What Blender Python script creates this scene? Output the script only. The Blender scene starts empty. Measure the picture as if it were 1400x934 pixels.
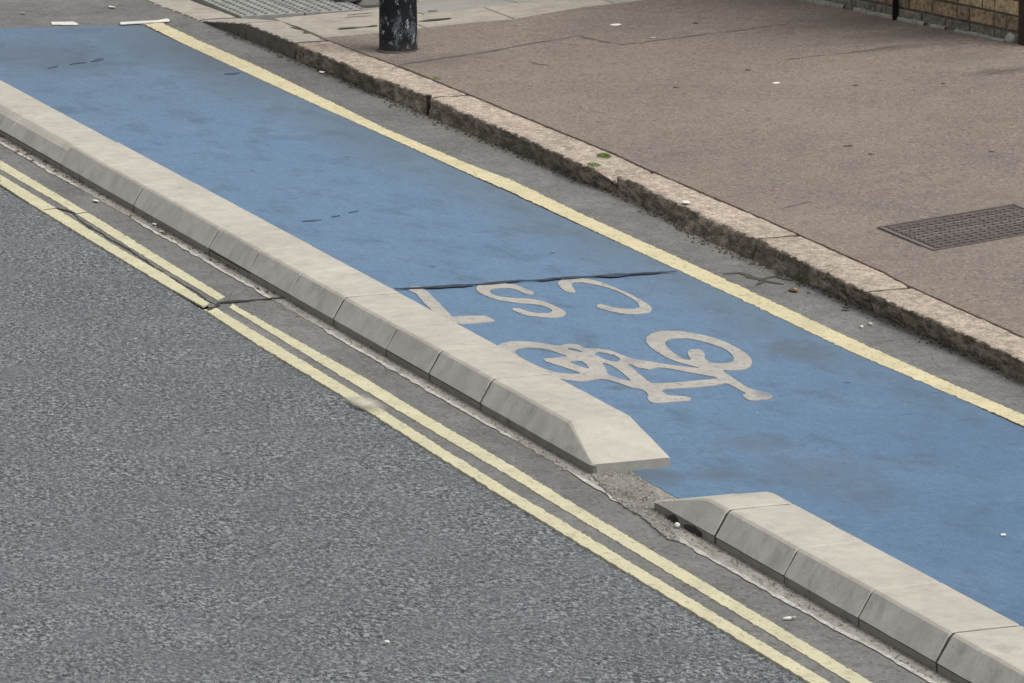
import bpy, bmesh, math, random
from mathutils import Vector, Matrix, noise
from mathutils.geometry import delaunay_2d_cdt
random.seed(7)
S = bpy.context.scene
COL = S.collection
PI = math.pi

# ------------------------------------------------------------------ camera
F, YH, XV, DIST = 6800.0, -990.0, -2050.0, 20.6      # focal length (photo px), vanishing point of the street, distance
PITCH = math.atan2(467-YH, F)
_v = Vector((XV-700, 467-YH, -F)).normalized()
_up = Vector((0, math.cos(PITCH), math.sin(PITCH)))
_Y = (_v - _up*_v.dot(_up)).normalized()
_X = _Y.cross(_up)
R = Matrix((_X, _Y, _up))
CAM = -(R @ Vector((0, 0, -1)))*DIST
cd = bpy.data.cameras.new('camera'); cam = bpy.data.objects.new('camera', cd); COL.objects.link(cam)
cam.matrix_world = Matrix.Translation(CAM) @ R.to_4x4()
cd.sensor_width = 36; cd.lens = F/1400*36; cd.clip_start = .5; cd.clip_end = 3000
S.camera = cam
S.render.resolution_x, S.render.resolution_y = 1024, 683
S.render.filter_size = 1.35

# ------------------------------------------------------------------ sky, sun, exposure (overcast)
SUN_EL, SUN_AZ = math.radians(58), math.radians(140)    # azimuth from +Y towards +X
w = bpy.data.worlds.new('World'); S.world = w; w.use_nodes = True
wn = w.node_tree; wn.nodes.clear()
sky = wn.nodes.new('ShaderNodeTexSky'); sky.sky_type = 'NISHITA'; sky.sun_disc = False
sky.sun_elevation = SUN_EL; sky.sun_rotation = SUN_AZ; sky.dust_density = 4; sky.air_density = 1
hs = wn.nodes.new('ShaderNodeHueSaturation'); hs.inputs['Saturation'].default_value = .10
bg = wn.nodes.new('ShaderNodeBackground'); bg.inputs['Strength'].default_value = .13
wo = wn.nodes.new('ShaderNodeOutputWorld')
wn.links.new(sky.outputs[0], hs.inputs['Color']); wn.links.new(hs.outputs[0], bg.inputs[0]); wn.links.new(bg.outputs[0], wo.inputs[0])
sl = bpy.data.lights.new('sun', 'SUN'); sl.energy = 1.1; sl.angle = math.radians(35); sl.color = (1, .96, .9)
so = bpy.data.objects.new('sun', sl); COL.objects.link(so)
_d = Vector((math.sin(SUN_AZ)*math.cos(SUN_EL), math.cos(SUN_AZ)*math.cos(SUN_EL), math.sin(SUN_EL)))
so.rotation_euler = _d.to_track_quat('Z', 'Y').to_euler(); so.location = _d*30
S.view_settings.view_transform = 'Standard'; S.view_settings.look = 'None'
S.view_settings.gamma = 1; S.view_settings.exposure = 0.36

# ------------------------------------------------------------------ finding places on the ground
KZ, FALL = .10, .035          # kerb height, crossfall of the footway
def sst(a, b, x):
    t = min(1, max(0, (x-a)/(b-a))); return t*t*(3-2*t)
def foot_z(x, y):
    base = KZ+.006+FALL*max(0, x-1.86)
    d = sst(8.25, 9.1, y)*(1-sst(2.6, 4.2, x))
    return base*(1-d)+.022*d
def G(px, py, z=0.0):         # point of the level z seen at a pixel of the photograph
    d = R @ Vector((px-700, 467-py, -F)); t = (z-CAM.z)/d.z
    return CAM+d*t
def GF(px, py, dz=0.0):       # the same on the footway
    z = KZ
    for _ in range(12):
        p = G(px, py, z); z = foot_z(p.x, p.y)+dz
    return p
def nz(x, y=0, z=0): return noise.noise(Vector((x, y, z)))
def lerp_tab(tab, y):
    tab = sorted(tab)
    if y <= tab[0][0]: return tab[0][1]
    for (a, u), (b, v) in zip(tab, tab[1:]):
        if y <= b: return u+(v-u)*(y-a)/(b-a)
    return tab[-1][1]

# ------------------------------------------------------------------ object helpers
def link(name, me, mat=None, parent=None):
    o = bpy.data.objects.new(name, me); COL.objects.link(o)
    if mat and not me.materials: me.materials.append(mat)
    if parent: o.parent = parent
    return o
def tag(o, label=None, cat=None, group=None, kind=None):
    if label: o['label'] = label
    if cat: o['category'] = cat
    if group: o['group'] = group
    if kind: o['kind'] = kind
    return o
def mesh(name, verts, faces, smooth=False):
    me = bpy.data.meshes.new(name); me.from_pydata([tuple(v) for v in verts], [], faces)
    me.update()
    if smooth: me.polygons.foreach_set('use_smooth', [True]*len(me.polygons))
    return me
def resample(poly, step, closed=True):
    out = []; n = len(poly)
    for i in range(n if closed else n-1):
        a, b = poly[i], poly[(i+1) % n]; L = (b-a).length; k = max(1, int(L/step))
        for j in range(k): out.append(a+(b-a)*(j/k))
    if not closed: out.append(poly[-1])
    return out
def smooth_poly(poly, it=1):
    for _ in range(it):
        q = []
        n = len(poly)
        for i in range(n):
            a, b = poly[i], poly[(i+1) % n]; q += [a*.75+b*.25, a*.25+b*.75]
        poly = q
    return poly
def jitter(poly, amp, fr=40, seed=0):
    return [Vector((p.x+amp*nz(p.x*fr, p.y*fr, seed), p.y+amp*2.0*nz(p.x*fr, p.y*fr*.6, seed+9))) for p in poly]
def sheet(name, outer, holes=(), z=.01, thick=.0, amp=0, step=.02, fr=40, zf=None, skirt=True):
    """flat slab with a ragged outline; loops are lists of 2D/3D vectors"""
    loops = [[Vector((p.x, p.y)) for p in outer]]+[[Vector((p.x, p.y)) for p in h] for h in holes]
    if amp: loops = [jitter(resample(l, step), amp, fr, 3) for l in loops]
    vs = []; fl = []
    for l in loops:
        b = len(vs); vs += l; fl.append(list(range(b, b+len(l))))
    v2, e2, f2, ov, oe, of = delaunay_2d_cdt(vs, [], fl, 4 if False else 3 if False else 5 if False else 4, 1e-6)
    return vs, fl, v2, f2, of
def in_poly(p, l):
    c = False; n = len(l); j = n-1
    for i in range(n):
        a, b = l[i], l[j]
        if (a.y > p.y) != (b.y > p.y) and p.x < (b.x-a.x)*(p.y-a.y)/(b.y-a.y)+a.x: c = not c
        j = i
    return c
def flat(name, mat, outer, holes=(), z=.01, thick=.004, amp=0, step=.02, fr=40, zf=None, parent=None):
    loops = [[Vector((p.x, p.y)) for p in outer]]+[[Vector((p.x, p.y)) for p in h] for h in holes]
    if amp: loops = [jitter(resample(l, step), amp, fr, 3) for l in loops]
    vs = []; ed = []
    for l in loops:
        b = len(vs); n = len(l); vs += l; ed += [(b+i, b+(i+1) % n) for i in range(n)]
    v2, e2, f2, ov, oe, of = delaunay_2d_cdt(vs, ed, [], 0, 1e-7)
    faces = []
    for f in f2:
        c = sum((v2[i] for i in f), Vector((0, 0)))/len(f)
        if in_poly(c, loops[0]) and not any(in_poly(c, h) for h in loops[1:]):
            a, b, d = v2[f[0]], v2[f[1]], v2[f[2]]
            if (b-a).cross(d-a) < 0: f = list(f)[::-1]
            faces.append(tuple(f))
    Z = (lambda p: zf(p.x, p.y)+z) if zf else (lambda p: z)
    verts = [(p.x, p.y, Z(p)) for p in v2]; n0 = len(verts)
    if thick:
        cnt = {}
        for f in faces:
            for i in range(len(f)): cnt[(f[i], f[(i+1) % len(f)])] = 1
        low = {}
        for (a, b) in list(cnt):
            if (b, a) not in cnt:
                for q in (a, b):
                    if q not in low: low[q] = len(verts); verts.append((v2[q].x, v2[q].y, Z(v2[q])-thick))
                faces.append((b, a, low[a], low[b]))
    return link(name, mesh(name, verts, faces), mat, parent)
def band(upper, lower, z=0, foot=False):
    """outline of a painted band from its two photographed edges"""
    g = (lambda p: GF(*p)) if foot else (lambda p: G(p[0], p[1], z))
    return [g(p) for p in upper]+[g(p) for p in lower[::-1]]
def ribbon(pts, w, z, taper=True, wob=1):
    """thin irregular crack along points"""
    pts = resample(pts, .025, False); L = []; Rr = []
    n = len(pts)
    for i, p in enumerate(pts):
        d = (pts[min(n-1, i+1)]-pts[max(0, i-1)]); d = Vector((d.x, d.y)).normalized(); q = Vector((-d.y, d.x))
        t = min(1, 6*min(i, n-1-i)/n+.15) if taper else 1
        ww = w*t*max(.12, .8+1.3*nz(p.x*9, p.y*9, 2)); c = Vector((p.x, p.y))+q*w*wob*(.8*nz(p.x*5, p.y*5, 5)+.5*nz(p.x*23, p.y*23, 5))
        L.append(c+q*ww*.5); Rr.append(c-q*ww*.5)
    return L+Rr[::-1]
def box(name, mat, x0, x1, y0, y1, z0, z1, parent=None, bev=0):
    bm = bmesh.new(); bmesh.ops.create_cube(bm, size=1)
    for v in bm.verts: v.co = Vector(((x0+x1)/2+v.co.x*(x1-x0), (y0+y1)/2+v.co.y*(y1-y0), (z0+z1)/2+v.co.z*(z1-z0)))
    if bev: bmesh.ops.bevel(bm, geom=bm.edges[:], offset=bev, segments=1, affect='EDGES')
    me = bpy.data.meshes.new(name); bm.to_mesh(me); bm.free()
    return link(name, me, mat, parent)
def lathe(name, prof, n, mat, parent=None, loc=(0, 0, 0), smooth=True):
    vs = []; fs = []
    for r, z in prof:
        for k in range(n): a = 2*PI*k/n; vs.append((r*math.cos(a), r*math.sin(a), z))
    for i in range(len(prof)-1):
        for k in range(n): fs.append((i*n+k, i*n+(k+1) % n, (i+1)*n+(k+1) % n, (i+1)*n+k))
    fs.append(tuple(range((len(prof)-1)*n, len(prof)*n))); fs.append(tuple(range(n))[::-1])
    o = link(name, mesh(name, vs, fs, smooth), mat, parent); o.location = loc
    return o

# ------------------------------------------------------------------ material helpers
class M:
    def __init__(s, name, rough=.9, spec=.3):
        s.m = bpy.data.materials.new(name); s.m.use_nodes = True; s.t = s.m.node_tree
        s.b = s.t.nodes['Principled BSDF']; s.b.inputs['Roughness'].default_value = rough
        s.b.inputs['Specular IOR Level'].default_value = spec
        s.pos = s.t.nodes.new('ShaderNodeNewGeometry').outputs['Position']
    def n(s, ty): return s.t.nodes.new(ty)
    def put(s, sock, v):
        if hasattr(v, 'is_output'): s.t.links.new(v, sock)
        elif isinstance(v, (tuple, list)) and sock.type == 'RGBA': sock.default_value = (*v, 1)[:4]
        else: sock.default_value = v
    def map(s, sx=1, sy=1, sz=1, off=(0, 0, 0), rz=0, vec=None):
        q = s.n('ShaderNodeMapping'); s.put(q.inputs['Vector'], vec or s.pos)
        q.inputs['Scale'].default_value = (sx, sy, sz); q.inputs['Location'].default_value = off; q.inputs['Rotation'].default_value = (0, 0, rz)
        return q.outputs[0]
    def noise(s, sc, det=3, ro=.55, vec=None, dist=0):
        q = s.n('ShaderNodeTexNoise'); s.put(q.inputs['Vector'], vec or s.pos)
        q.inputs['Scale'].default_value = sc; q.inputs['Detail'].default_value = det; q.inputs['Roughness'].default_value = ro; q.inputs['Distortion'].default_value = dist
        return q.outputs['Fac']
    def vor(s, sc, vec=None, feat='F1', out='Distance'):
        q = s.n('ShaderNodeTexVoronoi'); q.feature = feat; s.put(q.inputs['Vector'], vec or s.pos); q.inputs['Scale'].default_value = sc
        return q.outputs[out]
    def rng(s, v, a, b, c=0, d=1):
        q = s.n('ShaderNodeMapRange'); s.put(q.inputs[0], v)
        for i, x in enumerate((a, b, c, d)): q.inputs[i+1].default_value = x
        return q.outputs[0]
    def mix(s, f, a, b, mode='MIX'):
        q = s.n('ShaderNodeMix'); q.data_type = 'RGBA'; q.blend_type = mode
        s.put(q.inputs[0], f); s.put(q.inputs[6], a); s.put(q.inputs[7], b); return q.outputs[2]
    def math(s, op, a, b=0, clamp=False):
        q = s.n('ShaderNodeMath'); q.operation = op; q.use_clamp = clamp; s.put(q.inputs[0], a); s.put(q.inputs[1], b); return q.outputs[0]
    def sep(s, vec=None):
        q = s.n('ShaderNodeSeparateXYZ'); s.put(q.inputs[0], vec or s.pos); return q.outputs
    def blob(s, x, y, rx, ry, warp=.5):
        """soft stain at a place of the ground"""
        v = s.n('ShaderNodeVectorMath'); v.operation = 'SUBTRACT'; s.put(v.inputs[0], s.pos); v.inputs[1].default_value = (x, y, 0)
        k = s.n('ShaderNodeVectorMath'); k.operation = 'MULTIPLY'; s.put(k.inputs[0], v.outputs[0]); k.inputs[1].default_value = (1/rx, 1/ry, 0)
        l = s.n('ShaderNodeVectorMath'); l.operation = 'LENGTH'; s.put(l.inputs[0], k.outputs[0])
        nn = s.noise(9, 3, .6)
        return s.rng(s.math('ADD', l.outputs['Value'], s.math('MULTIPLY', s.math('SUBTRACT', nn, .5), warp*2)), .3, 1.05, 1, 0)
    def color(s, c): s.put(s.b.inputs['Base Color'], c)
    def bump(s, h, dist=.002, st=1):
        q = s.n('ShaderNodeBump'); q.inputs['Distance'].default_value = dist; q.inputs['Strength'].default_value = st
        s.put(q.inputs['Height'], h); s.t.links.new(q.outputs[0], s.b.inputs['Normal'])
def var(m, c, amt, *facs):
    """multiply colour by a value spread about 1"""
    for f, a in facs:
        c = m.mix(1, c, m.mix(1, (1, 1, 1), (0, 0, 0)) if False else m.rng(f, .3, .7, 1-a*amt, 1+a*amt), 'MULTIPLY')
    return c

def mat_asphalt(name, base, grit, light, fine=75, dark_amt=.55, light_amt=.5, tint=None, big=.12):
    m = M(name, .92, .2)
    v1 = m.noise(fine, 3, .6, m.map(1, .55)); v2 = m.noise(fine*1.9, 2, .6, m.map(1, .55, 1, (3, 1, 0))); lg = m.noise(1.1, 4, .6); mid = m.noise(9, 4, .6)
    vo = m.vor(fine*1.1, feat='DISTANCE_TO_EDGE')
    c = base
    c = var(m, c, 1, (lg, big), (mid, big*.8))
    dk = m.math('MULTIPLY', m.rng(v1, .47, .36), m.rng(mid, .35, .6, .6, 1))
    c = m.mix(m.math('MULTIPLY', dk, dark_amt), c, grit)
    lt = m.rng(v2, .56, .68)
    c = m.mix(m.math('MULTIPLY', lt, light_amt), c, light)
    if tint: c = tint(m, c)
    m.color(c); m.bump(m.math('ADD', v1, m.math('MULTIPLY', v2, .5)), .004, .8)
    return m.m

MAT = {}
def road_tint(m, c):
    # pale scuffed bits and sealed dark veins
    v = m.noise(3.2, 5, .7, dist=.6)
    c = m.mix(m.rng(v, .60, .72, 0, .25), c, (.075, .08, .088))
    w_ = m.vor(23, feat='F1')
    return m.mix(m.math('MULTIPLY', m.rng(w_, .10, .04), .7), c, (.26, .26, .27))
def coarse_road():
    m = M('coarse_asphalt', .9, .25)
    a = m.noise(66, 3, .75, m.map(1, .6), .8); b = m.noise(130, 3, .7, m.map(1, .5, 1, (4, 2, 0)), .4); lg = m.noise(.9, 4, .6); mid = m.noise(5, 4, .6)
    c = var(m, (.116, .127, .136), 1, (lg, .10), (mid, .12))
    amp = m.rng(m.noise(3, 3, .6, m.map(1, 1, 1, (7, 7, 0))), .35, .65, .45, 1)
    c = m.mix(m.math('MULTIPLY', m.rng(a, .49, .39), m.math('MULTIPLY', amp, 1)), c, (.020, .023, .028))
    c = m.mix(m.math('MULTIPLY', m.rng(b, .47, .34), m.math('MULTIPLY', amp, .7)), c, (.045, .050, .056))
    c = m.mix(m.math('MULTIPLY', m.rng(a, .52, .61), m.math('MULTIPLY', amp, 1)), c, (.32, .335, .345))
    c = m.mix(m.math('MULTIPLY', m.rng(b, .55, .70), .6), c, (.31, .32, .33))
    c = m.mix(m.rng(m.noise(1.8, 5, .7, dist=.6), .58, .70, 0, .3), c, (.20, .205, .205))
    d = m.vor(7); k = m.sep(m.vor(7, out='Color'))
    c = m.mix(m.math('MULTIPLY', m.rng(d, .075, .045), m.rng(k[0], .80, .82, 0, .8)), c, (.5, .5, .49))
    c = m.mix(m.math('MULTIPLY', m.rng(d, .085, .05), m.rng(k[1], .85, .87, 0, .8)), c, (.03, .03, .035))
    m.color(c); m.bump(m.math('ADD', a, b), .006, .8)
    return m.m
MAT['road'] = coarse_road()
MAT['margin'] = mat_asphalt('old_asphalt', (.160, .157, .150), (.065, .062, .058), (.29, .285, .27), 55, .6, .5, big=.22)
def foot_tint(m, c):
    p = m.noise(2.2, 5, .65)
    c = m.mix(m.rng(p, .54, .68, 0, .35), c, (.19, .165, .135))
    w_ = m.vor(38, feat='F1'); sel = m.vor(38, feat='F1', out='Color')
    sx = m.sep(sel)[0]
    c = m.mix(m.math('MULTIPLY', m.rng(w_, .30, .14), m.rng(sx, .72, .76, 0, .55)), c, (.42, .36, .31))
    for (px, py, rx, ry, a) in ((1180, 30, .6, .35, .4), (1260, 45, .7, .3, .35), (1370, 98, .25, .12, .5), (1220, 66, .35, .1, .35), (600, 82, .5, .3, .25), (850, 40, .6, .6, .22), (1330, 75, .5, .25, .25)):
        q = GF(px, py); c = m.mix(m.math('MULTIPLY', m.blob(q.x, q.y, rx, ry), a), c, (.075, .062, .05))
    return c
MAT['foot'] = mat_asphalt('brown_tarmac', (.205, .170, .146), (.085, .07, .06), (.38, .33, .285), 46, .6, .6, foot_tint, big=.13)
MAT['repair'] = mat_asphalt('rough_mortar', (.215, .205, .185), (.08, .075, .068), (.42, .40, .36), 42, .8, .7, big=.2)
MAT['mortar'] = mat_asphalt('mortar', (.275, .262, .235), (.12, .11, .10), (.46, .44, .40), 60, .7, .6, big=.2)

def make_blue():
    m = M('blue_surfacing', .85, .3)
    lg = m.noise(.8, 4, .55); md = m.noise(5, 5, .65, m.map(1, .5)); fi = m.noise(75, 3, .6, m.map(1, .5)); f2 = m.noise(150, 2, .6, m.map(1, .5))
    y = m.sep()[1]
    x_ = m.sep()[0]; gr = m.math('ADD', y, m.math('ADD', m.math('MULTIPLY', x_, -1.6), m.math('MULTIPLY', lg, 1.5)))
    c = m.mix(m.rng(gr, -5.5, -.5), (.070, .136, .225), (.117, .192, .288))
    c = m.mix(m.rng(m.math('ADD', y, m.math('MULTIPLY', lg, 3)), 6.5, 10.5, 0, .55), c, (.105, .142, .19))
    c = m.mix(m.rng(lg, .5, .72, 0, .5), c, (.140, .208, .31))
    c = m.mix(m.rng(md, .50, .68, 0, .6), c, (.075, .115, .165))
    c = m.mix(m.rng(m.noise(3, 5, .7, m.map(1, 1, 1, (9, 4, 2))), .56, .7, 0, .38), c, (.17, .24, .335))
    c = var(m, c, 1, (m.noise(30, 3, .65, m.map(1, .5)), .06), (fi, .09), (f2, .06))
    gx = m.sep()[0]
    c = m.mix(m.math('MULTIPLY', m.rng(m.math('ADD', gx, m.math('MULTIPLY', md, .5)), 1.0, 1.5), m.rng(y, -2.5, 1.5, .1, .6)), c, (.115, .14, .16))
    vs = m.map(1, 1.2); d = m.vor(3.1, vs); col = m.sep(m.vor(3.1, vs, out='Color'))
    c = m.mix(m.math('MULTIPLY', m.rng(d, .060, .035), m.rng(col[0], .5, .55, 0, .8)), c, (.035, .045, .07))
    d = m.vor(8.1, vs); col = m.sep(m.vor(8.1, vs, out='Color'))
    c = m.mix(m.math('MULTIPLY', m.rng(d, .07, .04), m.rng(col[0], .45, .5, 0, .75)), c, (.045, .06, .09))
    vt = m.map(1, .7, 1, (3, 3, 0)); d = m.vor(17, vt); col = m.sep(m.vor(17, vt, out='Color'))
    c = m.mix(m.math('MULTIPLY', m.rng(d, .14, .07), m.rng(col[0], .70, .75, 0, .6)), c, (.05, .07, .10))
    c = m.mix(m.math('MULTIPLY', m.rng(d, .07, .03), m.rng(col[1], .86, .88, 0, .7)), c, (.42, .50, .60))
    # short cross scrapes
    dv = m.map(1.2, 7, 1, (0, 0, 0), .12); d = m.vor(1.9, dv); col = m.sep(m.vor(1.9, dv, out='Color'))
    c = m.mix(m.math('MULTIPLY', m.rng(d, .11, .06), m.rng(col[1], .62, .67, 0, .6)), c, (.05, .07, .10))
    for (px, py, rx, ry, a) in ((1090, 483, .16, .28, .6), (985, 652, .12, .14, .55), (1030, 610, .2, .2, .35), (915, 655, .15, .1, .5), (1020, 450, .15, .3, .25),
                                (90, 88, .45, .6, .35), (880, 650, .14, .12, .6), (1110, 640, .4, .25, .25), (1150, 668, .25, .5, .3), (490, 195, .3, .8, .2), (300, 70, .6, 1, .45), (340, 110, .4, .7, .35), (40, 75, .5, .6, .35), (845, 533, .06, .05, .6)):
        q = G(px, py); c = m.mix(m.math('MULTIPLY', m.blob(q.x, q.y, rx, ry), a), c, (.09, .105, .125))
    m.color(c); m.bump(m.math('ADD', fi, f2), .0012, .5)
    return m.m
MAT['blue'] = make_blue()

def make_paint(name, base, under, wear=.2, worn=False):
    m = M(name, .7, .35)
    f = m.noise(55, 4, .7, m.map(1, .6)); g = m.noise(6, 4, .6); h = m.noise(130, 2, .6)
    c = var(m, base, 1, (g, .10), (h, .07))
    c = m.mix(m.math('MULTIPLY', m.rng(f, .46, .36), .45+wear), c, under)
    c = m.mix(m.rng(m.noise(2.3, 5, .65), .52, .72, 0, .35), c, tuple(x*.72 for x in base))
    if worn:
        c = m.mix(m.math('MULTIPLY', m.rng(m.noise(13, 5, .75, m.map(1, .6, 1, (6, 6, 0))), .55, .68), .55), c, (.15, .19, .24))
        for px, py, rx, ry, a in ((1050, 543, .06, .10, .75), (865, 497, .05, .08, .4), (780, 478, .2, .2, .25), (735, 396, .12, .14, .35)):
            q = G(px, py); c = m.mix(m.math('MULTIPLY', m.blob(q.x, q.y, rx, ry), a), c, (.15, .17, .19))
    m.color(c); m.bump(f, .0015, .6)
    return m.m
MAT['yellow'] = make_paint('yellow_line_paint', (.535, .505, .34), (.25, .23, .16), .12)
MAT['yellow_right'] = make_paint('deep_yellow_line_paint', (.585, .52, .33), (.24, .21, .13), .12)
MAT['white'] = make_paint('white_line_paint', (.70, .68, .62), (.3, .29, .27), .1)
MAT['symbol'] = make_paint('worn_white_marking', (.400, .375, .330), (.19, .21, .24), .30, True)

def make_concrete(name, base, dirt, amt=.35):
    m = M(name, .85, .3)
    g = m.noise(2.5, 5, .6); h = m.noise(14, 5, .65); f = m.noise(120, 3, .6)
    c = var(m, base, 1, (g, .09), (h, .10), (f, .06))
    c = m.mix(m.rng(m.noise(7, 6, .7, m.map(1, 1, 1, (3, 1, 0))), .56, .72, 0, amt), c, dirt)
    d = m.vor(11); col = m.sep(m.vor(11, out='Color'))
    c = m.mix(m.math('MULTIPLY', m.rng(d, .08, .04), m.rng(col[0], .70, .75, 0, .45)), c, (.16, .14, .12))
    m.color(c); m.bump(m.math('ADD', f, m.math('MULTIPLY', h, 2)), .0012, .6)
    return m
m = make_concrete('pale_concrete', (.440, .413, .358), (.30, .275, .23), .7)
MAT['concrete'] = m.m
m = make_concrete('stained_concrete', (.440, .430, .395), (.28, .27, .24), .7)
st = m.noise(9, 4, .7, m.map(1, 1, .25)); c = m.b.inputs['Base Color'].links[0].from_socket
m.color(m.mix(m.rng(st, .5, .7, 0, .35), c, (.20, .19, .17))); MAT['concrete_side'] = m.m
m = make_concrete('grimy_concrete', (.215, .208, .19), (.09, .085, .078), .9); MAT['plinth'] = m.m

m = make_concrete('grey_toe_concrete', (.285, .275, .25), (.17, .16, .145), .7); MAT['toe'] = m.m
def make_granite():
    m = M('granite', .85, .3)
    f = m.noise(95, 3, .6); h = m.noise(22, 4, .65); g = m.noise(3, 4, .6)
    c = var(m, (.405, .335, .272), 1, (g, .14), (h, .32), (f, .40))
    c = m.mix(m.rng(m.noise(14, 5, .75, m.map(1, .5)), .53, .64, 0, .65), c, (.19, .155, .125))
    c = m.mix(m.rng(m.noise(60, 3, .7, m.map(1, .6)), .56, .64, 0, .6), c, (.15, .125, .10))
    c = m.mix(m.rng(m.noise(5, 4, .7), .56, .7, 0, .5), c, (.46, .41, .34))
    c = m.mix(m.rng(m.vor(45), .25, .12, 0, .25), c, (.13, .11, .09))
    m.color(c); m.bump(m.math('ADD', f, m.math('MULTIPLY', h, 3)), .003, .8)
    return m.m
MAT['granite'] = make_granite()
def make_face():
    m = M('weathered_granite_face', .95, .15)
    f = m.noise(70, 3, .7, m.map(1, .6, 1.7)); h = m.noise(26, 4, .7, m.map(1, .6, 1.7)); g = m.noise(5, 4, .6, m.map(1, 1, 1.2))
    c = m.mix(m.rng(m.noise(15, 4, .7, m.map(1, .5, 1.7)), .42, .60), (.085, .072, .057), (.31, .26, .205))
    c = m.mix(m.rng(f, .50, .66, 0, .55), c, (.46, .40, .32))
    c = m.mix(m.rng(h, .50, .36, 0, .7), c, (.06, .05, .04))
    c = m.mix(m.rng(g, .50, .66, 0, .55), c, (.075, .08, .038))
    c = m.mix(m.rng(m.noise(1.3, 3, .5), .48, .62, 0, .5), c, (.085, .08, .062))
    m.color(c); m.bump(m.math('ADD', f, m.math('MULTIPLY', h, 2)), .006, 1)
    return m.m
MAT['face'] = make_face()

def make_simple(name, base, dark=None, sc=20, amt=.3, rough=.9, spec=.3, bd=.002):
    m = M(name, rough, spec); h = m.noise(sc, 5, .65); f = m.noise(sc*5, 3, .6)
    c = var(m, base, 1, (h, amt), (f, amt*.6))
    if dark: c = m.mix(m.rng(m.noise(sc*.4, 5, .7, m.map(1, 1, 1, (5, 2, 1))), .52, .66, 0, .7), c, dark)
    m.color(c); m.bump(m.math('ADD', h, f), bd, .7)
    return m.m
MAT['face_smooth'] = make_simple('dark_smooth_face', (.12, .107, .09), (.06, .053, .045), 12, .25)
MAT['slab'] = make_simple('york_stone_slab', (.365, .33, .28), (.26, .235, .20), 9, .16)
MAT['lip'] = make_simple('crusty_pale_mortar', (.44, .425, .39), (.28, .27, .24), 50, .35)
MAT['slab2'] = make_simple('grey_stone_slab', (.315, .30, .27), (.25, .235, .21), 14, .12)
MAT['tactile'] = make_simple('grey_tactile_paver', (.285, .285, .27), (.20, .20, .19), 16, .14)
MAT['dome'] = make_simple('shaded_paver_dome', (.15, .15, .145), (.11, .11, .105), 16, .14)  # darker dome colour paints in the shade around the blisters
MAT['dark'] = make_simple('black_joint_filler', (.035, .034, .032), (.07, .065, .058), 40, .3)
MAT['crack'] = make_simple('dirt_filled_crack', (.075, .068, .060), (.045, .04, .036), 40, .3)
MAT['bluescar'] = make_simple('scar_in_blue_surface', (.065, .095, .14), None, 30, .3)
MAT['bluecrack'] = make_simple('tar_in_blue_lane', (.040, .055, .078), (.03, .032, .036), 30, .4)
MAT['soil'] = make_simple('dirt', (.075, .065, .052), (.04, .035, .028), 40, .4)
MAT['brickmortar'] = make_simple('old_brick_mortar', (.115, .10, .082), (.06, .052, .044), 30, .4)
BR = {}
for k, c in {'tan': (.30, .225, .135), 'brown': (.215, .165, .115), 'grey': (.20, .178, .148), 'buff': (.42, .325, .20), 'dirty': (.165, .15, .128)}.items():
    BR[k] = make_simple(k+'_brick', c, tuple(x*.5 for x in c), 28, .6, bd=.004)
def make_pole():
    m = M('peeling_black_paint', .6, .15)
    n1 = m.noise(11, 5, .7, m.map(1, 1, .6)); n2 = m.noise(34, 4, .7, m.map(1, 1, .5, (3, 3, 3)))
    c = m.mix(m.rng(m.noise(6, 4, .6), .4, .65), (.008, .009, .011), (.020, .022, .026))
    c = m.mix(m.rng(n1, .54, .58, 0, .75), c, (.10, .115, .135))
    c = m.mix(m.rng(n2, .60, .63, 0, .85), c, (.34, .35, .34))
    z = m.sep()[2]
    c = m.mix(m.rng(m.math('ADD', z, m.math('MULTIPLY', n1, .12)), .24, .16, 0, .6), c, (.075, .07, .062))
    m.color(c); m.bump(n2, .002, .6)
    return m.m
MAT['pole'] = make_pole()
MAT['black'] = make_simple('black_metal', (.015, .015, .016), None, 20, .3, .5, .4)
MAT['iron'] = make_simple('rusty_dark_iron', (.105, .084, .076), (.065, .052, .047), 30, .3, .6, .5)
MAT['iron_worn'] = make_simple('worn_iron', (.15, .128, .117), (.13, .11, .098), 60, .3, .5, .5)
MAT['rust'] = make_simple('iron_spike', (.025, .020, .016), (.06, .035, .02), 40, .3)
MAT['wood'] = make_simple('dark_brown_timber', (.045, .028, .018), (.02, .014, .01), 20, .3)
MAT['grass'] = make_simple('weed_green', (.15, .22, .05), (.10, .15, .035), 60, .4)
MAT['moss'] = make_simple('moss', (.07, .075, .03), (.04, .045, .02), 60, .4)
MAT['paper'] = make_simple('white_scrap', (.75, .72, .66), None, 90, .08, .6)
MAT['orange'] = make_simple('orange_scrap', (.60, .22, .08), None, 90, .1, .6)
MAT['leaf'] = make_simple('dead_leaf', (.095, .068, .05), (.05, .03, .02), 60, .4)
MAT['stone'] = make_simple('pale_stone', (.33, .32, .30), (.2, .19, .18), 30, .2)
MAT['pebble'] = make_simple('gutter_grit', (.22, .20, .17), (.09, .08, .07), 60, .4)

# ------------------------------------------------------------------ ground sheets
BIG = 400
def quad(x0, x1, y0, y1): return [Vector((x0, y0)), Vector((x1, y0)), Vector((x1, y1)), Vector((x0, y1))]
tag(flat('terrain', MAT['margin'], quad(-BIG, BIG, -BIG, BIG), z=-.03, thick=0), kind='structure')
tag(flat('road', MAT['road'], quad(-40, -.99, -60, 60), z=0, thick=.02), kind='structure')
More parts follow.
